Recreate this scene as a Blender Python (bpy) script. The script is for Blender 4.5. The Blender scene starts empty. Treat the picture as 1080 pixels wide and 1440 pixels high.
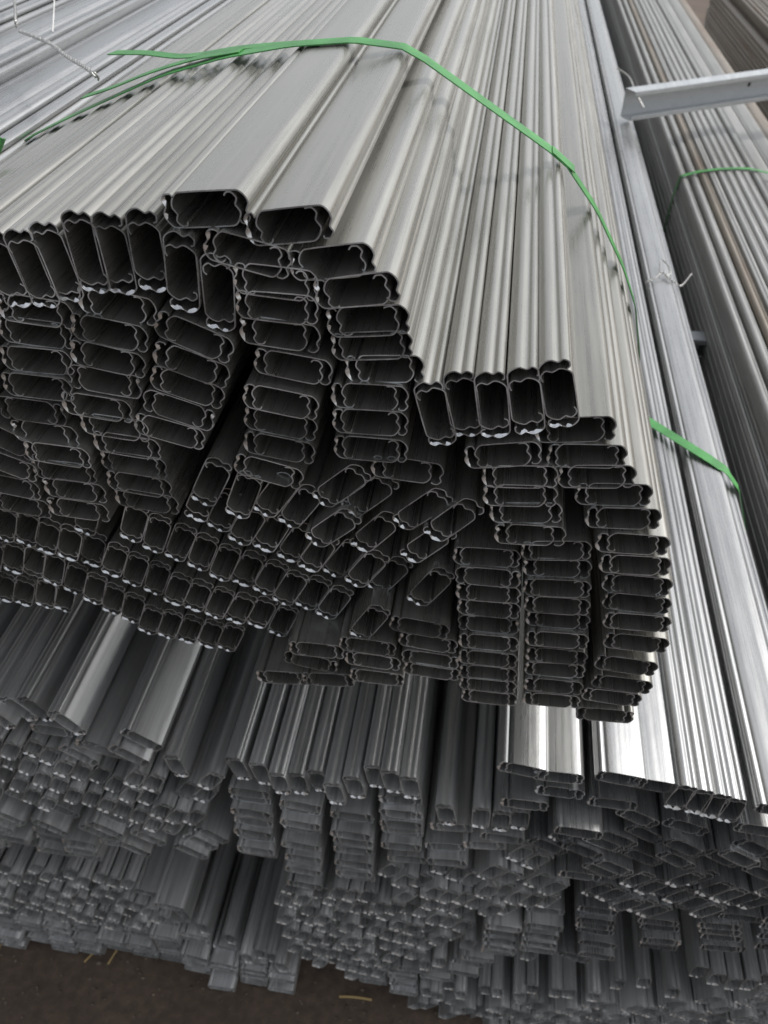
import bpy, bmesh, math, random
from mathutils import Vector, Matrix, noise
R = math.radians
rnd = random.Random(7)
S = bpy.context.scene
COL = S.collection

# ------------------------------------------------------------------ camera
F = 1080.0                                   # focal length in pixels of a 1080 x 1440 frame
_d = Vector((220, 1020, -1080)).normalized() # the stock's long direction seen from the camera
_u = Vector((0, 1080, 1020)).normalized()
_x = _d.cross(_u)
M = Matrix((_x, _d, _u))                     # world <- camera
CP = Vector((0.0, -0.395, 1.61))
cam_data = bpy.data.cameras.new('camera')
cam = bpy.data.objects.new('camera', cam_data)
COL.objects.link(cam)
cam.matrix_world = Matrix.Translation(CP) @ M.to_4x4()
cam_data.sensor_fit = 'HORIZONTAL'
cam_data.sensor_width = 36.0
cam_data.lens = 36.0
cam_data.clip_start = 0.02
cam_data.clip_end = 200
cam_data.dof.use_dof = True
cam_data.dof.focus_distance = 0.50
cam_data.dof.aperture_fstop = 17.0
S.camera = cam

# ------------------------------------------------------------------ light
SUN_EL, SUN_AZ = R(50), R(68)                # high on the right
w = bpy.data.worlds.new('World'); S.world = w
w.use_nodes = True
nt = w.node_tree; nt.nodes.clear()
sky = nt.nodes.new('ShaderNodeTexSky'); sky.sky_type = 'NISHITA'; sky.sun_disc = False
sky.sun_elevation = SUN_EL; sky.sun_rotation = SUN_AZ
sky.air_density = 1.0; sky.dust_density = 3.0; sky.ozone_density = 1.0
bg = nt.nodes.new('ShaderNodeBackground'); bg.inputs['Strength'].default_value = 0.15
wo = nt.nodes.new('ShaderNodeOutputWorld')
hs = nt.nodes.new('ShaderNodeHueSaturation'); hs.inputs['Saturation'].default_value = .22   # a white, hazy sky
nt.links.new(sky.outputs[0], hs.inputs['Color']); nt.links.new(hs.outputs[0], bg.inputs[0]); nt.links.new(bg.outputs[0], wo.inputs[0])
sl = bpy.data.lights.new('sun', 'SUN'); sl.energy = 2.3; sl.angle = R(9); sl.color = (1, .975, .94)
sun = bpy.data.objects.new('sun', sl); COL.objects.link(sun)
sdir = Vector((math.sin(SUN_AZ)*math.cos(SUN_EL), math.cos(SUN_AZ)*math.cos(SUN_EL), math.sin(SUN_EL)))
sun.rotation_euler = sdir.to_track_quat('Z', 'Y').to_euler()
sun.location = (1, 3, 5)
S.view_settings.view_transform = 'Standard'
S.view_settings.look = 'None'
S.view_settings.exposure = 0.46
S.view_settings.gamma = 1.0

# ------------------------------------------------------------------ helpers
def un(px, py, Y=0.0):
    r = M @ Vector((px-540, 720-py, -F)); t = (Y-CP.y)/r.y
    return CP + r*t
def pz(px, py, z):
    r = M @ Vector((px-540, 720-py, -F)); t = (z-CP.z)/r.z
    return CP + r*t
def mat(name):
    m = bpy.data.materials.new(name); m.use_nodes = True
    return m, m.node_tree, m.node_tree.nodes['Principled BSDF']
def N(t, typ, **kw):
    n = t.nodes.new(typ)
    for k, v in kw.items(): setattr(n, k, v)
    return n
def ramp(t, src, stops):
    r = N(t, 'ShaderNodeValToRGB'); t.links.new(src, r.inputs[0])
    e = r.color_ramp.elements
    e[0].position, e[0].color = stops[0][0], stops[0][1]
    e[1].position, e[1].color = stops[-1][0], stops[-1][1]
    for p, c in stops[1:-1]:
        q = e.new(p); q.color = c
    return r
def g(v, a=1): return (v, v, v, a)

def metal(name, lo, hi, r0=.22, r1=.36, metallic=.80, rust=0.0, bump=.15, blotch=.4):
    m, t, b = mat(name)
    tc = N(t, 'ShaderNodeTexCoord'); oi = N(t, 'ShaderNodeObjectInfo')
    off = N(t, 'ShaderNodeVectorMath', operation='MULTIPLY_ADD')
    cx = N(t, 'ShaderNodeCombineXYZ')
    for i in range(3): t.links.new(oi.outputs['Random'], cx.inputs[i])
    t.links.new(cx.outputs[0], off.inputs[0]); off.inputs[1].default_value = (13, 57, 31)
    t.links.new(tc.outputs['Object'], off.inputs[2])
    def nz(scale, sc, detail=4, rough=.6):
        mp = N(t, 'ShaderNodeMapping'); mp.inputs['Scale'].default_value = sc
        t.links.new(off.outputs[0], mp.inputs[0])
        n = N(t, 'ShaderNodeTexNoise'); n.inputs['Scale'].default_value = scale
        n.inputs['Detail'].default_value = detail; n.inputs['Roughness'].default_value = rough
        t.links.new(mp.outputs[0], n.inputs['Vector']); return n
    streak = nz(260, (1, .012, 1), 5)          # draw marks running along the stock
    cloud = nz(14, (3, .45, 3), 6, .7)
    spang = nz(150, (1, .5, 1), 3)
    mx = N(t, 'ShaderNodeMix', data_type='FLOAT'); mx.inputs[0].default_value = blotch
    t.links.new(streak.outputs[0], mx.inputs[2]); t.links.new(cloud.outputs[0], mx.inputs[3])
    mx2 = N(t, 'ShaderNodeMix', data_type='FLOAT'); mx2.inputs[0].default_value = .18
    t.links.new(mx.outputs[0], mx2.inputs[2]); t.links.new(oi.outputs['Random'], mx2.inputs[3])
    cr = ramp(t, mx2.outputs[0], [(.33, (*lo, 1)), (.67, (*hi, 1))])
    col = cr.outputs[0]
    if rust:
        rn = nz(6, (3, .35, 3), 6, .7)
        rr = ramp(t, rn.outputs[0], [(.5, g(0)), (.66, g(rust))])
        mm = N(t, 'ShaderNodeMix', data_type='RGBA'); t.links.new(rr.outputs[0], mm.inputs[0])
        t.links.new(col, mm.inputs[6]); mm.inputs[7].default_value = (.16, .095, .055, 1)
        col = mm.outputs[2]
    t.links.new(col, b.inputs['Base Color'])
    b.inputs['Metallic'].default_value = metallic
    rg = N(t, 'ShaderNodeMapRange'); t.links.new(mx.outputs[0], rg.inputs[0])
    rg.inputs[1].default_value = .36; rg.inputs[2].default_value = .64
    rg.inputs[3].default_value = r0; rg.inputs[4].default_value = r1
    t.links.new(rg.outputs[0], b.inputs['Roughness'])
    bm_ = N(t, 'ShaderNodeBump'); bm_.inputs['Strength'].default_value = bump; bm_.inputs['Distance'].default_value = .0006
    ad = N(t, 'ShaderNodeMath', operation='ADD')
    t.links.new(streak.outputs[0], ad.inputs[0]); t.links.new(spang.outputs[0], ad.inputs[1])
    t.links.new(ad.outputs[0], bm_.inputs['Height']); t.links.new(bm_.outputs[0], b.inputs['Normal'])
    return m
STEEL = metal('galvanised_steel', (.255, .25, .228), (.43, .423, .392))
STEEL2 = metal('bright_galvanised_steel', (.28, .285, .29), (.46, .465, .46))
STEEL3 = metal('dull_galvanised_steel', (.42, .425, .42), (.70, .705, .70), .27, .45)
STEEL4 = metal('weathered_steel', (.15, .13, .11), (.28, .25, .21), .38, .58, rust=.6)
STEEL5 = metal('grey_steel', (.22, .22, .21), (.40, .40, .39), .38, .55)
CUT = metal('sheared_edge', (.12, .13, .14), (.62, .65, .68), .3, .55, metallic=.7, blotch=.85)
CUT.node_tree.nodes['Principled BSDF'].inputs['Metallic'].default_value = .7
GLINT = metal('burr_glint', (.48, .49, .50), (.82, .83, .84), .24, .40, metallic=.9)  # pale metal for the small facets added to glint on the cut ends
CHAN = metal('zinc_channel', (.40, .42, .44), (.56, .58, .59), .42, .58, metallic=.85)
WIRE = metal('tie_wire', (.28, .28, .27), (.5, .5, .49), .35, .5)

def plastic(name, c0, c1):
    m, t, b = mat(name)
    tc = N(t, 'ShaderNodeTexCoord')
    n = N(t, 'ShaderNodeTexNoise'); n.inputs['Scale'].default_value = 40; n.inputs['Detail'].default_value = 5
    t.links.new(tc.outputs['Object'], n.inputs['Vector'])
    cr = ramp(t, n.outputs[0], [(.35, (*c0, 1)), (.65, (*c1, 1))])
    t.links.new(cr.outputs[0], b.inputs['Base Color']); b.inputs['Roughness'].default_value = .42
    v = N(t, 'ShaderNodeTexVoronoi'); v.inputs['Scale'].default_value = 420
    t.links.new(tc.outputs['Object'], v.inputs['Vector'])
    bp = N(t, 'ShaderNodeBump'); bp.inputs['Strength'].default_value = .35; bp.inputs['Distance'].default_value = .0005
    t.links.new(v.outputs[0], bp.inputs['Height']); t.links.new(bp.outputs[0], b.inputs['Normal'])
    return m
GREEN = plastic('green_strapping', (.022, .145, .028), (.045, .225, .05))
CORD = plastic('white_cord', (.42, .42, .41), (.55, .55, .54))

def tag(o, label=None, cat=None, group=None, kind=None):
    if label: o['label'] = label
    if cat: o['category'] = cat
    if group: o['group'] = group
    if kind: o['kind'] = kind
    return o
def link(name, me, m, parent=None, smooth=None):
    if m: me.materials.append(m)
    o = bpy.data.objects.new(name, me); COL.objects.link(o)
    if parent is not None: o.parent = parent
    if smooth is not None:
        for p in me.polygons: p.use_smooth = True
        me.set_sharp_from_angle(angle=smooth)
    return o
def shift_mesh(o, base):
    o.data.transform(Matrix.Translation(-base))

# ------------------------------------------------------------------ floor
m, t, b = mat('dirty_floor')
tc = N(t, 'ShaderNodeTexCoord')
n1 = N(t, 'ShaderNodeTexNoise'); n1.inputs['Scale'].default_value = 2.2; n1.inputs['Detail'].default_value = 9; n1.inputs['Roughness'].default_value = .65
n2 = N(t, 'ShaderNodeTexNoise'); n2.inputs['Scale'].default_value = 60; n2.inputs['Detail'].default_value = 6
t.links.new(tc.outputs['Object'], n1.inputs['Vector']); t.links.new(tc.outputs['Object'], n2.inputs['Vector'])
c1 = ramp(t, n1.outputs[0], [(.3, (.055, .038, .026, 1)), (.55, (.085, .060, .042, 1)), (.75, (.11, .085, .065, 1))])
c2 = ramp(t, n2.outputs[0], [(.3, g(.7)), (.7, g(1.15))])
mm = N(t, 'ShaderNodeMix', data_type='RGBA', blend_type='MULTIPLY'); mm.inputs[0].default_value = 1
t.links.new(c1.outputs[0], mm.inputs[6]); t.links.new(c2.outputs[0], mm.inputs[7])
t.links.new(mm.outputs[2], b.inputs['Base Color']); b.inputs['Roughness'].default_value = .8
bp = N(t, 'ShaderNodeBump'); bp.inputs['Strength'].default_value = .5; bp.inputs['Distance'].default_value = .004
t.links.new(n2.outputs[0], bp.inputs['Height']); t.links.new(bp.outputs[0], b.inputs['Normal'])
FLOOR = m
me = bpy.data.meshes.new('ground')
me.from_pydata([(-60, -60, 0), (60, -60, 0), (60, 60, 0), (-60, 60, 0)], [], [(0, 1, 2, 3)])
tag(link('ground', me, FLOOR), kind='structure')

# ------------------------------------------------------------------ the profile
LEN = 6.0
def chaikin(p):
    q = [p[0]]
    for a, b_ in zip(p, p[1:]):
        q.append((a[0]*.75+b_[0]*.25, a[1]*.75+b_[1]*.25)); q.append((a[0]*.25+b_[0]*.75, a[1]*.25+b_[1]*.75))
    q.append(p[-1]); return q
def ribbon(pts, th):
    n = len(pts); L = []; Rr = []
    for i, p in enumerate(pts):
        a = pts[max(0, i-1)]; c = pts[min(n-1, i+1)]
        dx, dy = c[0]-a[0], c[1]-a[1]; l = math.hypot(dx, dy) or 1
        nx, ny = -dy/l*th/2, dx/l*th/2
        L.append((p[0]+nx, p[1]+ny)); Rr.append((p[0]-nx, p[1]-ny))
    return L + Rr[::-1]
def keel(width, h):
    """one rolled furring keel, open towards +z: web below, two waved side walls with curled lips"""
    a = width/2
    right = [(a-6.4, -h), (a-3.8, -h*.92), (a-1.3, -h*.60), (a-.1, -h*.22), (a-1.5, h*.05), (a-2.5, h*.23), (a-1.6, h*.42),
             (a-.8, h*.60), (a-2.9, h*.90), (a-4.4, h*.94), (a-6.6, h*.92), (a-7.6, h*.80)]
    return [(-x, z) for x, z in right[::-1]] + right
def profile_mesh(name, shift, tilt=0., smooth=1, squash=1., mirror=False, length=LEN, hash_=0, glint=1):
    bm = bmesh.new()
    W_, H_ = 50-shift, 9.6*squash; smooth_k = 2 if smooth else 1
    base = keel(W_, H_)
    for k in (0, 1):
        pr = random.Random(hash_+k*17)
        lx, lz = pr.uniform(-.9, .9), pr.uniform(-1.6, .8)
        pts = [(x-shift/2+pr.uniform(-.22, .22), z-.15+pr.uniform(-.2, .2)) for x, z in base]
        pts[-1] = (pts[-1][0]+lx, pts[-1][1]+lz); pts[0] = (pts[0][0]+pr.uniform(-1, 1), pts[0][1]+pr.uniform(-1.8, .6))
        if k: pts = [(-x, -z) for x, z in pts]
        if k and tilt:
            ct, st = math.cos(tilt), math.sin(tilt); pts = [(x*ct-z*st, x*st+z*ct) for x, z in pts]
        if mirror: pts = [(-x, z) for x, z in pts]
        for _ in range(smooth): pts = chaikin(pts)
        loop = ribbon(pts, .85)
        n = len(loop)
        A = [bm.verts.new((x/1000, 0, z/1000)) for x, z in loop]
        B = [bm.verts.new((x/1000, length, z/1000)) for x, z in loop]
        for i in range(n):
            j = (i+1) % n
            bm.faces.new((A[i], A[j], B[j], B[i]))
        h = n//2
        for i in range(h-1):
            bm.faces.new((A[i], A[n-1-i], A[n-2-i], A[i+1])).material_index = 1
            bm.faces.new((B[i], B[i+1], B[n-2-i], B[n-1-i])).material_index = 1
        if k == 0:                               # bright facets added on one sheared curl; glints put into their tilt and colour
            pr2 = random.Random(hash_*3+5); m0 = len(pts)
            for (i0, i1) in ((pr2.randint(2, 4)*smooth_k, pr2.randint(6, 8)*smooth_k), (pr2.randint(7, 8)*smooth_k, pr2.randint(9, 10)*smooth_k)):
                i1 = min(i1, m0//2-1); prev = None
                for i in range(i0, i1+1):
                    x, z = pts[i]; l = math.hypot(x, z); dep = (1.5 if glint == 1 else 2.3)*math.sin(math.pi*(i-i0+.35)/(i1-i0+.7))*pr2.uniform(.8, 1.2)
                    tx, tz = x-x/l*dep*1.3, z-z/l*dep*.6+dep*.5
                    a_ = bm.verts.new((x/1000, -.00035, z/1000)); b2 = bm.verts.new((tx/1000, dep*.75/1000, tz/1000))
                    if prev: bm.faces.new((prev[0], a_, b2, prev[1])).material_index = 2
                    prev = (a_, b2)
    bmesh.ops.recalc_face_normals(bm, faces=bm.faces[:])
    me = bpy.data.meshes.new(name); bm.to_mesh(me); bm.free()
    for p in me.polygons: p.use_smooth = True
    me.set_sharp_from_angle(angle=R(50))
    return me
def variants(m_, tagname, smooth=1):
    out = []
    for i, (sh, tl, sq, mi) in enumerate([(6.5, 0, 1, False), (5, .012, .98, False), (8, -.015, 1.0, False), (6, .03, .96, False), (6.5, -.01, 1, True),
                                          (7, .01, .99, False), (7.5, -.025, .97, False), (5.5, .02, 1, False)]):
        me = profile_mesh('steel_profile_'+tagname, sh, tl, smooth, sq, mi, hash_=i*91+len(tagname), glint=2 if tagname in ('b', 'bw') else 1)
        me.materials.append(m_); me.materials.append(CUT); me.materials.append(GLINT); out.append(me)
    return out
MESH = {'A': variants(STEEL, 'a'), 'B': variants(STEEL3, 'b', 1), 'W': variants(STEEL2, 'w', 1), 'G': variants(STEEL4, 'g', 0), 'R': variants(STEEL5, 'r', 1), 'BW': variants(STEEL2, 'bw', 1)}

# ------------------------------------------------------------------ bundle bookkeeping
def rect(x, z, a, w_=.0475, h_=.0180):
    c, s = math.cos(a), math.sin(a)
    return [(x+c*u*w_/2-s*v*h_/2, z+s*u*w_/2+c*v*h_/2) for u, v in ((-1,-1),(1,-1),(1,1),(-1,1))]
def sat(A, B):
    for P in (A, B):
        for i in (0, 1):
            ex, ez = P[i+1][0]-P[i][0], P[i+1][1]-P[i][1]
            nx, nz_ = -ez, ex
            a = [p[0]*nx+p[1]*nz_ for p in A]; b_ = [p[0]*nx+p[1]*nz_ for p in B]
            if max(a) <= min(b_) or max(b_) <= min(a): return False
    return True
def inside(x, z, poly):
    c = False; n = len(poly)
    for i in range(n):
        x1, z1 = poly[i]; x2, z2 = poly[i-1]
        if (z1 > z) != (z2 > z) and x < (x2-x1)*(z-z1)/(z2-z1)+x1: c = not c
    return c
ALL = []           # (x, z, rect) of every unit of the whole stack, so nothing is driven through a neighbour
def near_hit(x, z, rc):
    for (X, Z, r_) in ALL:
        if abs(X-x) < .056 and abs(Z-z) < .056 and sat(rc, r_): return True
    return False
class Bundle:
    def __init__(s, key, yj=.003): s.u = []; s.key = key; s.yj = yj
    def put(s, x, z, deg, y=None, check=False, var=None, key=None, slim=.0475):
        a = R(deg); rc = rect(x, z, a, slim, .0176)
        if check and near_hit(x, z, rc): return False
        ALL.append((x, z, rc))
        s.u.append((x, z, deg, rnd.uniform(-s.yj, s.yj) if y is None else y, var, key)); return True
    def px(s, px, py, deg, y=None, check=False, var=None, key=None):
        p = un(px, py); return s.put(p.x, p.z, deg, y, check, var, key)
    def ends(s, a, b_, y=None):                 # both ends of the long axis, as points on the end plane
        p, q = un(*a), un(*b_)
        s.put((p.x+q.x)/2, (p.z+q.z)/2, math.degrees(math.atan2(q.z-p.z, q.x-p.x)) % 180, y)
    def row(s, pts, deg, pitch=.0200, check=True, j=.0008, dj=1.5, slim=.043, y=0.0):
        """units laid side by side along a polyline"""
        P = [un(p[0], p[1], y) for p in pts]; carry = 0
        degs = deg if isinstance(deg, (list, tuple)) else (deg, deg)
        tot = sum((b_-a).length for a, b_ in zip(P, P[1:])); run = 0
        for a, b_ in zip(P, P[1:]):
            L = (b_-a).length; d_ = carry
            while d_ < L:
                p = a.lerp(b_, d_/L); f = (run+d_)/tot
                s.put(p.x+rnd.uniform(-j, j), p.z+rnd.uniform(-j, j), degs[0]+(degs[1]-degs[0])*f+rnd.uniform(-dj, dj), y=y+rnd.uniform(-s.yj, s.yj), check=check, slim=slim)
                d_ += pitch
            carry = d_-L; run += L
    def fill(s, pts, deg, dj=1.5, pu=.0515, pv=.0205, passes=2, key=None):
        poly = [(un(*p).x, un(*p).z) for p in pts]
        a = R(deg); c, sn = math.cos(a), math.sin(a)
        for k in range(passes):
            ou, ov = (0, 0) if k == 0 else (rnd.random()*pu, rnd.random()*pv)
            us = [x*c+z*sn for x, z in poly]; vs = [-x*sn+z*c for x, z in poly]
            u = min(us)+ou
            while u < max(us):
                v = min(vs)+ov+rnd.uniform(0, pv); ca = rnd.uniform(-dj, dj); uj = rnd.uniform(-.002, .002)
                while v < max(vs):
                    x, z = (u+uj)*c-v*sn, (u+uj)*sn+v*c
                    if inside(x, z, poly): s.put(x, z, deg+ca+rnd.uniform(-1, 1), check=True, key=key)
                    v += pv*rnd.uniform(.99, 1.06)
                u += pu
    def dart(s, pts, degs, tries=500, slim=.0455):
        poly = [(un(*p).x, un(*p).z) for p in pts]
        x0, x1 = min(p[0] for p in poly), max(p[0] for p in poly); z0, z1 = min(p[1] for p in poly), max(p[1] for p in poly)
        for _ in range(tries):
            x, z = rnd.uniform(x0, x1), rnd.uniform(z0, z1)
            if inside(x, z, poly): s.put(x, z, rnd.choice(degs)+rnd.uniform(-8, 8), check=True, slim=slim)
    def build(s, name, label, base, group=None):
        root = bpy.data.objects.new(name, None); COL.objects.link(root)
        root.location = base; root.empty_display_size = .1
        tag(root, label, 'bundle', group)
        s.root = root; s.base = Vector(base)
        for (x, z, deg, y, var, key) in s.u:
            vs = MESH[key or s.key]
            i = rnd.choices(range(8), (4, 3, 3, 2, 1, 4, 2, 3))[0] if var is None else var
            o = bpy.data.objects.new('steel_profile', vs[i]); COL.objects.link(o)
            o.parent = root
            o.location = (x-base[0], y-base[1], z-base[2])
            o.rotation_euler = (R(rnd.uniform(-.02, .02)), -R(deg), R(rnd.uniform(-.02, .02)))
        return root
def hull(pts):
    pts = sorted(set(pts))
    def half(P):
        h = []
        for p in P:
            while len(h) > 1 and (h[-1][0]-h[-2][0])*(p[1]-h[-2][1])-(h[-1][1]-h[-2][1])*(p[0]-h[-2][0]) <= 0: h.pop()
            h.append(p)
        return h
    a, b_ = half(pts), half(pts[::-1]); return a[:-1]+b_[:-1]
def band_mesh(name, path, width, th, closed=False, sub=6, twist=None, wave=0.):
    """flat strapping following 3-D points; the width lies along Y"""
    P = [Vector(p) for p in path]; n = len(P)
    segs = []
    m_ = n if closed else n-1
    for i in range(m_):
        for k in range(sub): segs.append(P[i].lerp(P[(i+1) % n], k/sub))
    if not closed: segs.append(P[-1])
    n = len(segs); vs = []; fs = []
    for i, p in enumerate(segs):
        a = segs[(i-1) % n] if closed or i else segs[0]; c = segs[(i+1) % n] if closed or i < n-1 else segs[-1]
        tg = (c-a).normalized(); wd = Vector((0, 1, 0)); wd = (wd-tg*wd.dot(tg)).normalized()
        if twist: wd = Matrix.Rotation(twist(i/(n-1)), 3, tg) @ wd
        nr = tg.cross(wd).normalized()
        yo = Vector((0, wave*math.sin(i*.9), 0))
        for sx, sz in ((-1, -1), (1, -1), (1, 1), (-1, 1)):
            vs.append(p+yo+wd*width/2*sx+nr*th/2*sz)
    for i in range(n if closed else n-1):
        j = (i+1) % n
        for k in range(4):
            l = (k+1) % 4; fs.append((4*i+k, 4*i+l, 4*j+l, 4*j+k))
    if not closed: fs += [(3, 2, 1, 0), (4*n-4, 4*n-3, 4*n-2, 4*n-1)]
    me = bpy.data.meshes.new(name); me.from_pydata([tuple(v) for v in vs], [], fs)
    bm = bmesh.new(); bm.from_mesh(me); bmesh.ops.recalc_face_normals(bm, faces=bm.faces[:]); bm.to_mesh(me); bm.free()
    return me
def strap(bd, Y, width=.013, skew=0., label=None, off=.0022, name='strap'):
    pts = []
    for (x, z, deg, y, v, k) in bd.u: pts += [(round(a, 5), round(c, 5)) for a, c in rect(x, z, R(deg), .0515, .0205)]
    H = hull(pts)
    cx = sum(p[0] for p in H)/len(H); cz = sum(p[1] for p in H)/len(H)
    H = [(x+(x-cx)/math.hypot(x-cx, z-cz)*off, z+(z-cz)/math.hypot(x-cx, z-cz)*off) for x, z in H]
    Q = []
    for (x1, z1), (x2, z2) in zip(H, H[1:]+H[:1]):
        Q += [(x1*.9+x2*.1, z1*.9+z2*.1), (x1*.1+x2*.9, z1*.1+z2*.9)]
    path = [Vector((x, Y+skew*(x-cx), z)) for x, z in Q]
    o = link(name, band_mesh(name, path, width, .0009, True, 4), GREEN, bd.root, R(40))
    shift_mesh(o, bd.base)
    if label: o['label'] = label
    return o
def tube_mesh(name, path, r, sides=8, sub=1):
    P = [Vector(p) for p in path]; vs = []; fs = []
    n = len(P)
    for i, p in enumerate(P):
        tg = (P[min(n-1, i+1)]-P[max(0, i-1)]).normalized()
        up = Vector((0, 0, 1)) if abs(tg.z) < .9 else Vector((1, 0, 0))
        a = tg.cross(up).normalized(); c = tg.cross(a)
        for k in range(sides):
            q = 2*math.pi*k/sides; vs.append(tuple(p+a*math.cos(q)*r+c*math.sin(q)*r))
    for i in range(n-1):
        for k in range(sides):
            l = (k+1) % sides; fs.append((i*sides+k, i*sides+l, (i+1)*sides+l, (i+1)*sides+k))
    fs += [tuple(range(sides))[::-1], tuple(range((n-1)*sides, n*sides))]
    me = bpy.data.meshes.new(name); me.from_pydata(vs, [], fs)
    bm = bmesh.new(); bm.from_mesh(me); bmesh.ops.recalc_face_normals(bm, faces=bm.faces[:]); bm.to_mesh(me); bm.free()
    return me
def smooth_path(P, per=8):
    P = [Vector(p) for p in P]; out = []
    Q = [P[0]*2-P[1]]+P+[P[-1]*2-P[-2]]
    for i in range(1, len(Q)-2):
        for k in range(per):
            t_ = k/per; a, b_, c, d_ = Q[i-1:i+3]
            out.append(.5*((2*b_)+(c-a)*t_+(2*a-5*b_+4*c-d_)*t_*t_+(3*b_-a-3*c+d_)*t_**3))
    out.append(P[-1]); return out
def twisted(parent, base, path, r=.0008, turn=.010, name='tie_wire'):
    sp = smooth_path(path, 22)
    L = 0; prev = sp[0]; bmv = []
    strands = [[], []]
    for i, p in enumerate(sp):
        L += (p-prev).length; prev = p
        tg = (sp[min(len(sp)-1, i+1)]-sp[max(0, i-1)]).normalized()
        a = tg.cross(Vector((0, 0, 1))).normalized(); c = tg.cross(a)
        for k in (0, 1):
            q = L/turn*2*math.pi+k*math.pi
            strands[k].append(p+(a*math.cos(q)+c*math.sin(q))*r*1.1)
    w_ = link(name, tube_mesh(name, strands[0], r, 6), WIRE, parent, R(60)); shift_mesh(w_, base)
    s2 = link('wire_strand', tube_mesh('wire_strand', strands[1], r, 6), WIRE, w_, R(60)); shift_mesh(s2, base)
    return w_

# ================================================================== BUNDLE A : the big one in front
A = Bundle('A', .0025)
V = [((-12,335),(25,420)), ((25,325),(68,427)), ((57,315),(100,423)), ((108,297),(138,407)), ((147,302),(173,412)), ((197,295),(217,408)),
     ((252,323),(262,437)), ((305,365),(310,458)),
     ((603,540),(623,618)), ((645,524),(657,611)), ((689,524),(697,609)), ((735,519),(745,603)), ((779,507),(793,599))]
for a_, b_ in V: A.ends(b_, a_)
for i in range(1, 10):                       # the row goes on beyond the left edge of the photograph
    p = un(6-i*43, 378+i*13); A.put(p.x, p.z-.00025*i*i, 112-i*.4)
A.ends((229,298),(348,294)); A.ends((344,322),(470,311))
A.px(349,356,-13)
def col(b, lst, deg, **k):
    for q in lst:
        b.px(q[0], q[1], (q[2] if len(q) > 2 else deg)+rnd.uniform(-1, 1), **k)
col(A, [(388,396,-3),(390,431,-3),(393,471,-5),(412,517),(396,563),(394,597),(393,629),(378,663,-14)], -8)
col(A, [(466,371,9),(502,408,9),(517,452,7),(522,488,6),(540,522,5),(520,558,2),(521,592,1),(522,629,0),(572,663,-4)], 4)
col(A, [(809,607,8),(825,643),(839,671,6),(863,698),(876,729,4),(889,762,3),(893,796,3),(896,825,0),(895,848,0),(895,872,2),(894,902,0),(880,933,-2),(874,960,-4),(860,980,-2),(850,1003,4)], 5)
col(A, [(782,775,8),(783,801),(783,826),(783,851),(784,875,2),(783,898),(782,921),(780,943),(778,962),(775,984,4)], 4)
col(A, [(684,787,3),(686,812),(686,836),(687,859),(687,881),(687,903),(686,924),(686,944),(686,962),(688,980,2)], 2)
col(A, [(707,637,12),(731,668,6),(731,694,6),(739,722,6),(745,751,5)], 8)
col(A, [(50,437,-4),(48,470,-3),(52,507),(55,542),(45,577),(62,612),(83,637,-4),(90,663),(105,690),(110,717)], -2)
col(A, [(163,432,-10),(155,467,-9),(153,503,-9),(147,537),(137,572),(160,603,-4),(177,629),(187,655),(197,680),(207,704)], -6)
col(A, [(275,472,-22),(270,512,-19),(262,548,-18),(250,580,-17),(237,610,-15)], -18)
col(A, [(5,615,-30),(8,650,-22),(12,684,-8),(27,712,-8)], -8)
col(A, [(-58,470,-12),(-60,505,-10),(-62,540,-10),(-66,575,-12),(-70,610,-12),(-72,645,-14),(-75,680,-12)], -10)
A.row([(450,662),(483,688),(522,700),(603,720)], 46, .0203, dj=2, slim=.040, y=.004)
A.row([(290,632),(330,660),(372,690),(420,712),(480,735),(545,752),(608,768)], [60, 50], .0201, dj=2, slim=.040, y=.010)
A.row([(180,655),(265,700),(320,722),(372,745),(435,772),(500,795),(575,818)], [64, 58], .0201, dj=2, slim=.040, y=.018)
A.row([(60,690),(115,722),(165,727),(215,748),(288,778),(335,795),(400,820),(480,850)], [66, 64], .0201, dj=2, slim=.040, y=.026)
A.row([(-90,700),(-30,730),(30,742),(83,755),(167,788),(260,830),(350,857),(420,880)], [66, 66], .0201, dj=2, slim=.040, y=.034)
A.row([(-160,740),(-60,768),(0,780),(55,790),(140,832),(222,875),(310,895),(350,905)], [66, 68], .0201, dj=2, slim=.040, y=.042)
A.row([(-160,790),(-60,812),(60,835),(120,850)], 66, .0201, dj=2, slim=.040, y=.046)
col(A, [(403,892,-6),(430,918,-4),(517,908,-2),(590,880,-6),(602,903,-6),(607,925,-6),(609,948,-5),(524,930,-2),(530,952,0),(462,950,-3),(391,940,-4),(452,928,-2)], 0, check=True)
A.fill([(360,880),(460,880),(560,850),(600,862),(640,880),(640,958),(540,962),(400,950),(340,915)], -4)
A.fill([(190,620),(260,600),(330,620),(420,690),(600,715),(600,800),(600,850),(470,870),(330,880),(-100,760),(0,720),(120,735)], 64, passes=3)
A.fill([(-240,450),(-100,450),(-100,700),(-250,690)], -10)
A.fill([(330,600),(440,600),(560,650),(640,640),(640,730),(480,700),(330,660)], 30, passes=2)
A.fill([(-30,430),(100,430),(640,460),(620,650),(430,700),(0,720)], 0, passes=2)
A.dart([(335,905),(460,870),(640,890),(640,962),(395,957)], (0, -4, 4), 1500, .043)
A.dart([(-60,430),(100,420),(440,440),(560,600),(630,640),(625,740),(600,860),(480,900),(330,880),(100,820),(-60,760)], (62, 50, 66), 5000, .041)
A.dart([(270,640),(440,660),(640,650),(640,760),(610,860),(470,880),(330,870),(200,740)], (58, 50, 64), 3000, .036)
A.build('profile_bundle', 'large front bundle of thin steel profiles on top, held by a long green strap', (-.12, 3.0, 1.0))
sA = strap(A, .322, .0195)
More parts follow.
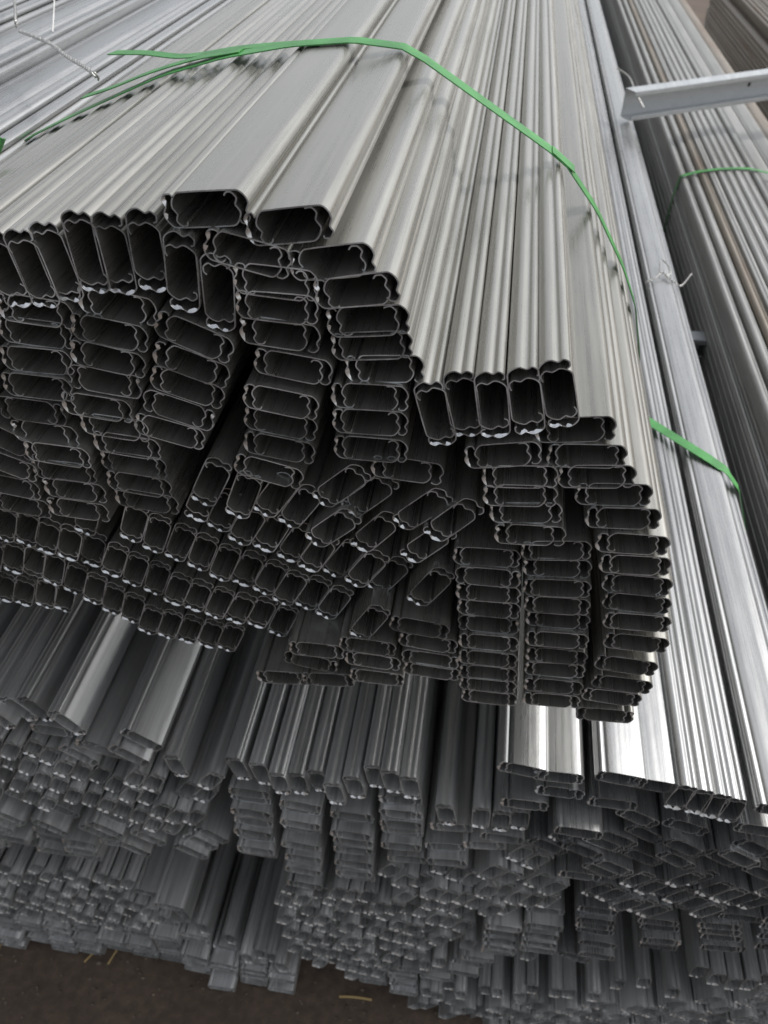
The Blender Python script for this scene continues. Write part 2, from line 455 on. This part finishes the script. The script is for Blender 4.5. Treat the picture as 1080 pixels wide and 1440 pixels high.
def child_band(nm, path, par, bd, width=.0145, twist=None, per=5):
    o = link(nm, band_mesh(nm, smooth_path(path, per), width, .0009, False, 1, twist), GREEN, par, R(40)); shift_mesh(o, bd.base); return o
# the strap's loose end lies over the top on the left
child_band('strap_tail', [un(158,74,.40), un(205,76,.385)+Vector((0,0,.001)), un(260,79,.37), un(330,72,.345)+Vector((0,0,.002)), un(395,62,.335), un(450,59,.33)], sA, A)
child_band('strap_tail', [un(118,136,.325), un(160,122,.327), un(215,106,.328)+Vector((0,0,.003)), un(275,90,.328)+Vector((0,0,.004)), un(340,76,.326)+Vector((0,0,.003))], sA, A)
# pressed seal where the strap ends overlap
p0, p1 = un(775,212,.322), un(806,240,.322)
nrm = Vector((-(p1.z-p0.z), 0, p1.x-p0.x)).normalized()*.0016
child_band('strap_seal', [p0+nrm, p0.lerp(p1, .5)+nrm, p1+nrm], sA, A, width=.018)

# ================================================================== BUNDLE D : upper left, brighter zinc
D = Bundle('W', .01)
xs = -.425
k = 0
while xs > -1.25:
    u_ = (-.425-xs)
    zt = 1.345 + .05*math.sin(min(1, u_/.35)*math.pi/2) + rnd.uniform(-.004, .004)
    if k % 5 == 3 or k % 7 == 5:
        D.put(xs-.015, zt+.012, rnd.uniform(-4, 4)); D.put(xs-.015, zt-.010, rnd.uniform(-2, 2)); xs -= .0535
    else:
        D.put(xs, zt, 94+rnd.uniform(-4, 4)); xs -= rnd.choice((.0205, .0205, .021, .028))
    k += 1
for j_ in range(4):
    x_ = -.43
    while x_ > -1.22:
        D.put(x_, 1.285-.021*j_, rnd.uniform(-2, 2), check=True); x_ -= .0525
for j_ in range(4):
    x_ = -.46
    while x_ > -1.18:
        D.put(x_, 1.16-.051*j_, 90+rnd.uniform(-3, 3), check=True); x_ -= .021
D.build('profile_bundle', 'bright zinc profile bundle at the upper left, tied with twisted wire', (-.82, 3.0, 1.0))
def on_d(px, py, dz=.004): return pz(px, py, 1.425+dz)
twisted(D.root, D.base, [on_d(28,44,.0), on_d(50,52,.003), on_d(72,62), on_d(92,78), on_d(112,90), on_d(130,102), on_d(139,111,-.002)], .0010, .012)
twisted(D.root, D.base, [on_d(18,-14), on_d(21,8), on_d(22,26), on_d(23,38,-.002)], .0009, .012)
c_ = link('white_cord', tube_mesh('white_cord', smooth_path([on_d(77,-20), on_d(76,8,.006), on_d(75,28,.006), on_d(74,45,.001)], 8), .0008), CORD, D.root, R(60)); shift_mesh(c_, D.base)
c_ = link('strap', band_mesh('strap', smooth_path([pz(-30,200,1.40), pz(-8,203,1.405), pz(4,205,1.40)], 5), .012, .0009), GREEN, D.root, R(40)); shift_mesh(c_, D.base)

# ================================================================== BUNDLE B1 : lower left
B1 = Bundle('B', .010)
B1.row([(-170,985),(-20,1003),(60,1008),(128,1020)], 118, .0208, dj=3)
col(B1, [(137,1050,-16),(200,1038,-40),(186,1052,-40),(150,1062,-14)], 0)
B1.row([(222,1072),(262,1092),(292,1097)], 98, .0215)
B1.fill([(-170,1030),(100,1045),(230,1085),(310,1100),(300,1150),(200,1160),(100,1130),(-170,1100)], 60, passes=3, dj=4)
B1.fill([(-170,1110),(60,1125),(150,1150),(285,1155),(290,1185),(215,1205),(145,1170),(-170,1150)], -38, passes=2, dj=3)
B1.fill([(-170,1150),(-20,1150),(145,1165),(145,1205),(-20,1195),(-170,1190)], -5, passes=2)
B1.fill([(-170,1010),(120,1030),(300,1090),(300,1180),(200,1200),(-170,1185)], 0, passes=2)
B1.dart([(-170,1010),(120,1030),(300,1090),(300,1180),(200,1200),(-170,1185)], (0, 60, -35), 1500)
B1.build('profile_bundle', 'dull profile bundle low on the left, hanging over the floor pile', (-.45, 3.0, .55))

# ================================================================== BUNDLE C1 : on the floor, left
C1 = Bundle('B', .012)
C1.row([(253,1290),(300,1322),(350,1342),(398,1356)], 96, .0208, dj=3)
col(C1, [(240,1268,-6),(208,1262,-14)], 0)
for q in ((318,1364,4),(376,1390,2)): C1.px(q[0], q[1], q[2], y=-.03)

C1.fill([(-200,1215),(0,1222),(90,1225),(200,1255),(240,1290),(150,1300),(-200,1265)], 62, passes=3, dj=5)
C1.fill([(-200,1255),(0,1270),(150,1290),(300,1320),(400,1358),(400,1388),(300,1362),(200,1345),(0,1318),(-200,1300)], -6, passes=3, dj=5)
C1.dart([(-200,1215),(0,1222),(200,1255),(300,1320),(400,1358),(400,1388),(300,1362),(0,1318),(-200,1300)], (0, 60, 90), 1500)
C1.build('profile_bundle', 'dusty profile bundle lying on the brown floor at the lower left', (-.50, 3.0, 0))

# ================================================================== BUNDLE B2 : lower middle
B2 = Bundle('B', .008)
for (x_, y_) in [(335,1080),(367,1088),(395,1092),(420,1100),(446,1105),(472,1107),(499,1104),(526,1099),(551,1099),(577,1106),(605,1132),(628,1136)]:
    B2.px(x_, y_+2, 98+rnd.uniform(-3, 3), check=True)
B2.row([(650,1140),(685,1146),(712,1150),(742,1148)], 92, .0215)
def dcol(b, top, bot, n, degs, j=.0015):
    for i in range(n):
        f = i/(n-1); b.px(top[0]+(bot[0]-top[0])*f, top[1]+(bot[1]-top[1])*f, degs+rnd.uniform(-3, 3), check=True)
P_ = un(357,1118); Q_ = un(357,1200)
def wcol(b, top, bot, deg, pitch=.0202):
    a, c = un(*top), un(*bot); n = max(1, int((a-c).length/pitch))
    for i in range(n+1):
        p = a.lerp(c, i/n); b.put(p.x+rnd.uniform(-.002, .002), p.z, deg+rnd.uniform(-3, 3), check=True)
wcol(B2, (352,1116), (362,1208), 0)
wcol(B2, (422,1128), (428,1240), -2)
wcol(B2, (494,1132), (500,1238), 2)
wcol(B2, (562,1128), (566,1190), 8)
B2.px(392,1232,-2, check=True)
B2.fill([(520,1140),(600,1150),(690,1180),(640,1215),(560,1215),(530,1230)], 12, dj=3)
B2.fill([(390,1245),(470,1248),(600,1205),(700,1180),(790,1230),(790,1280),(660,1290),(640,1330),(560,1350),(520,1385),(430,1345),(404,1315)], 68, passes=3, dj=5)
B2.fill([(655,1285),(790,1285),(790,1335),(655,1335)], 2, passes=2)
B2.fill([(425,1330),(560,1340),(600,1385),(600,1400),(500,1385)], 4, passes=2)
B2.fill([(330,1110),(700,1150),(780,1230),(780,1330),(600,1330),(420,1330),(400,1260)], -2, passes=2)
B2.dart([(330,1110),(700,1150),(780,1230),(780,1330),(600,1385),(500,1380),(420,1330),(400,1240)], (0, 60, 90), 2000)
B2.build('profile_bundle', 'dull profile bundle in the lower middle with upright profiles along its top', (-.08, 3.0, .3))

# ================================================================== BUNDLE B3 : lower right, bright tops
B3 = Bundle('BW', .006)
B3.px(735,1078,-8, y=-.004); B3.px(785,1093,2, y=0); B3.px(873,1096,-6, y=0); B3.px(812,1145,-2, y=-.02)
B3.px(918,1110,-4, y=.004); B3.px(957,1122,84, y=0); B3.px(983,1128,92, y=0); B3.px(1006,1134,88, y=0); B3.px(1029,1140,92, y=0); B3.px(1068,1168,-4, y=.0)
pA = un(1100,1120)
for (x_, z_, d_) in [(.362,.862,80),(.378,.825,84)]: B3.put(x_, z_, d_, check=True)
for (x_, z_, d_) in [(.33,.893,2)]: B3.put(x_, z_, d_)
col(B3, [(770,1190,-32),(862,1218,-30),(908,1180,-34),(950,1205,-34),(965,1170,-18),(1015,1180,-20)], 0, check=True)
B3.fill([(770,1180),(900,1150),(1090,1190),(1090,1240),(950,1215),(800,1235)], -30, passes=2, dj=4)
B3.fill([(790,1225),(1110,1235),(1110,1275),(900,1285),(800,1265)], 62, passes=3, dj=5)
wcol(B3, (838,1262), (838,1340), 2); wcol(B3, (927,1280), (927,1338), 6); wcol(B3, (1010,1290), (1015,1330), 8)
B3.fill([(795,1250),(1110,1260),(1110,1330),(1000,1345),(800,1345)], 8, passes=2, dj=4)
B3.fill([(720,1100),(1130,1170),(1130,1330),(800,1345)], 0, passes=2, dj=4)
B3.dart([(720,1100),(1130,1170),(1130,1330),(800,1345)], (0, -30, 60), 1500)
B3.build('profile_bundle', 'bright topped profile bundle at the lower right, crossed by a short green strap', (.22, 3.0, .38))
sB = strap(B3, .57, .018, skew=-.9)

# ================================================================== BUNDLE C2 : on the floor, right
C2 = Bundle('B', .010)
C2.row([(585,1392),(650,1392),(700,1402)], 96, .0208, dj=4)
C2.row([(715,1400),(800,1398),(900,1392),(980,1386)], 94, .0210, dj=4)
C2.row([(985,1375),(1040,1380),(1140,1392)], 92, .0215, dj=4)
C2.fill([(570,1400),(700,1412),(1150,1405),(1150,1500),(900,1560),(640,1445)], 60, passes=3, dj=5)
C2.fill([(640,1440),(1150,1440),(1150,1640),(800,1700)], 2, passes=2, dj=5)
C2.build('profile_bundle', 'dark profile bundle at the bottom right corner, under the bright topped one', (.3, 3.0, 0))

# ================================================================== BUNDLE G, G2 : farther right
G = Bundle('R', .01)
for i, (x_, z_, d_) in enumerate([(.505,.795,88),(.53,.80,80),(.556,.806,92),(.579,.808,90),(.602,.81,90),(.625,.81,91),(.648,.81,89),(.671,.808,90),(.700,.803,86),(.75,.79,-4),(.803,.785,2),(.855,.777,-4)]):
    G.put(x_, z_, d_, key='G' if i in (2, 11) else None)
for j_ in range(12):
    x_ = .515
    while x_ < .88:
        G.put(x_, .752-.0212*j_, rnd.uniform(-2, 2), check=True); x_ += .0525
G.build('profile_bundle', 'grey ridged profile bundle on the right beyond the bright one, with a thin green strap', (.68, 3.0, .5))
strap(G, 1.93, .014, skew=.25)
H_ = Bundle('B', .01)
for j_ in range(20):
    x_ = .50
    while x_ < .90:
        H_.put(x_, .445-.0212*j_, rnd.uniform(-2, 2)); x_ += .0525
H_.build('profile_bundle', 'dull profile bundle on the floor beneath the grey ridged one', (.68, 3.0, 0))
K = Bundle('G', .02)
for j_ in range(16):
    x_ = 1.30
    while x_ < 1.95:
        K.put(x_, .62-.0212*j_, rnd.uniform(-3, 3) if j_ else rnd.uniform(-8, 8)); x_ += .0525
    if j_ == 0:
        x_ = 1.33
        while x_ < 1.9:
            K.put(x_, .66, 90+rnd.uniform(-6, 6)); x_ += rnd.choice((.021, .03, .022))
K.build('profile_bundle', 'rusty brown profile bundle at the top right across the dark aisle', (1.62, 3.0, .2))

# ================================================================== spacers
def channel(name, label, p, q, h, dpt, z0, flip=False, holes=()):
    """C-section lying on its side: web away from the camera, flanges towards it"""
    p, q = Vector((*p, z0)), Vector((*q, z0)); L = (q-p).length
    ax = (q-p).normalized(); fr = Vector((ax.y, -ax.x, 0))
    if fr.y > 0: fr = -fr
    root = bpy.data.objects.new(name, None); COL.objects.link(root); root.location = (p+q)/2
    tag(root, label, 'steel channel')
    def prism(nm, pts):
        lp = [Vector((0, 0, 0)) + fr*a + Vector((0, 0, 1))*c for a, c in pts]
        n = len(lp); vs = [tuple(v-ax*L/2) for v in lp]+[tuple(v+ax*L/2) for v in lp]
        fs = [(i, (i+1) % n, n+(i+1) % n, n+i) for i in range(n)]+[tuple(range(n))[::-1], tuple(range(n, 2*n))]
        me = bpy.data.meshes.new(nm); me.from_pydata(vs, [], fs)
        bm = bmesh.new(); bm.from_mesh(me); bmesh.ops.recalc_face_normals(bm, faces=bm.faces[:])
        bmesh.ops.bevel(bm, geom=bm.edges[:], offset=.0006, segments=2, affect='EDGES'); bm.to_mesh(me); bm.free()
        return link(nm, me, CHAN, root, R(35))
    th = .0025
    prism('web', [(0, 0), (th, 0), (th, h), (0, h)])
    prism('flange', [(th, h-th), (dpt, h-th), (dpt, h), (th, h)])
    prism('flange', [(th, 0), (dpt, 0), (dpt, th), (th, th)])
    prism('lip', [(dpt, h-.011), (dpt+.0022, h-.011), (dpt+.0022, h), (dpt, h)])
    prism('lip', [(dpt, 0), (dpt+.0022, 0), (dpt+.0022, .011), (dpt, .011)])
    for (s_, hz) in holes:
        c = ax*(s_-L/2)+fr*(th+.0004)+Vector((0, 0, hz))
        vs = [tuple(c)]+[tuple(c+ax*math.cos(a*math.pi/6)*.006+Vector((0, 0, 1))*math.sin(a*math.pi/6)*.006+fr*.0006) for a in range(12)]
        me = bpy.data.meshes.new('bolt_hole'); me.from_pydata(vs, [], [(0, 1+a, 1+(a+1) % 12) for a in range(12)])
        mm_, t_, b_ = mat('dark_hole'); b_.inputs['Base Color'].default_value = (.03, .03, .03, 1); b_.inputs['Roughness'].default_value = .9
        link('bolt_hole', me, mm_, root)
    return root
ch = channel('steel_channel', 'pale grey steel channel lying across the stack at the upper right', (.325, 2.085), (1.30, 2.69), .075, .045, .915, holes=((.46, .038),))
channel('steel_channel', 'steel channel lying crosswise in the dark gap under the large front bundle', (-.55, .95), (.15, .95), .08, .045, .905)
channel('steel_channel', 'short beige grey channel end wedged in the gap below the long one', (.33, 1.245), (.56, 1.245), .05, .04, .66)
wb = Vector(ch.location)
w_ = link('tie_wire', tube_mesh('tie_wire', smooth_path([pz(868,96,1.0), pz(884,108,.995), pz(893,128,.985), pz(905,152,.955)], 8), .0024), WIRE, ch, R(60))
shift_mesh(w_, wb)
# wire knot on the bright bundle beyond the strap
def on_b(px, py, dz=0): return pz(px, py, .905+dz)
twisted(B3.root, B3.base, [on_b(907,397), on_b(920,392,.004), on_b(932,383,.008), on_b(941,392,.004), on_b(949,397), on_b(958,402), on_b(972,386,-.02)], .0011, .014)
tw = link('wire_loop', tube_mesh('wire_loop', smooth_path([on_b(928,384,.004), on_b(930,366,.012), on_b(940,374,.012), on_b(943,384,.006), on_b(934,390,.004)], 8), .0013), WIRE, B3.root, R(60)); shift_mesh(tw, B3.base)

# ================================================================== straw on the floor
m, t, b = mat('dry_straw'); b.inputs['Base Color'].default_value = (.42, .30, .13, 1); b.inputs['Roughness'].default_value = .7
STRAW = m
def straw(px, py, ang, L, label):
    p = pz(px, py, .003); dx = Vector((math.cos(ang), math.sin(ang), 0))*L/2
    mid = Vector((0, 0, .004+L*.04))
    me = band_mesh('straw', smooth_path([-dx, mid, dx+Vector((0, 0, .002))], 5), .0035, .0012)
    o = link('straw', me, STRAW, None, R(40)); o.location = p; tag(o, label, 'straw')
straw(3, 1330, 1.5, .07, 'upright dry straw at the left edge of the floor')
straw(134, 1340, .9, .045, 'small bent straw on the floor under the left pile')
straw(165, 1338, 1.2, .05, 'thin straw on the floor right of the small bent one')
straw(500, 1404, .05, .06, 'pale flat straw on the floor beside the lower right pile')

m, t, b = mat('grit'); b.inputs['Roughness'].default_value = .9
oc = N(t, 'ShaderNodeTexCoord'); nn = N(t, 'ShaderNodeTexNoise'); nn.inputs['Scale'].default_value = 120
t.links.new(oc.outputs['Object'], nn.inputs['Vector'])
rr = ramp(t, nn.outputs[0], [(.35, (.05, .035, .025, 1)), (.65, (.15, .12, .09, 1))]); t.links.new(rr.outputs[0], b.inputs['Base Color'])
vs = []; fs = []
for _ in range(2600):
    x_, y_ = rnd.uniform(-1.3, .6), rnd.uniform(-.35, .25) if rnd.random() < .7 else rnd.uniform(-.1, .1)
    r_ = .0008+.0034*rnd.random()**3; k_ = len(vs)
    for dx, dy, dz in ((1,0,0),(0,1,0),(-1,0,0),(0,-1,0),(0,0,1),(0,0,-.4)):
        vs.append((x_+dx*r_*rnd.uniform(.6, 1.4), y_+dy*r_*rnd.uniform(.6, 1.4), .0005+r_*.3+dz*r_*rnd.uniform(.4, .9)))
    for i in range(4): fs += [(k_+i, k_+(i+1) % 4, k_+4), (k_+(i+1) % 4, k_+i, k_+5)]
me = bpy.data.meshes.new('grit'); me.from_pydata(vs, [], fs)
tag(link('grit', me, m), 'fine grit and small stones scattered over the brown floor', 'grit', kind='stuff')
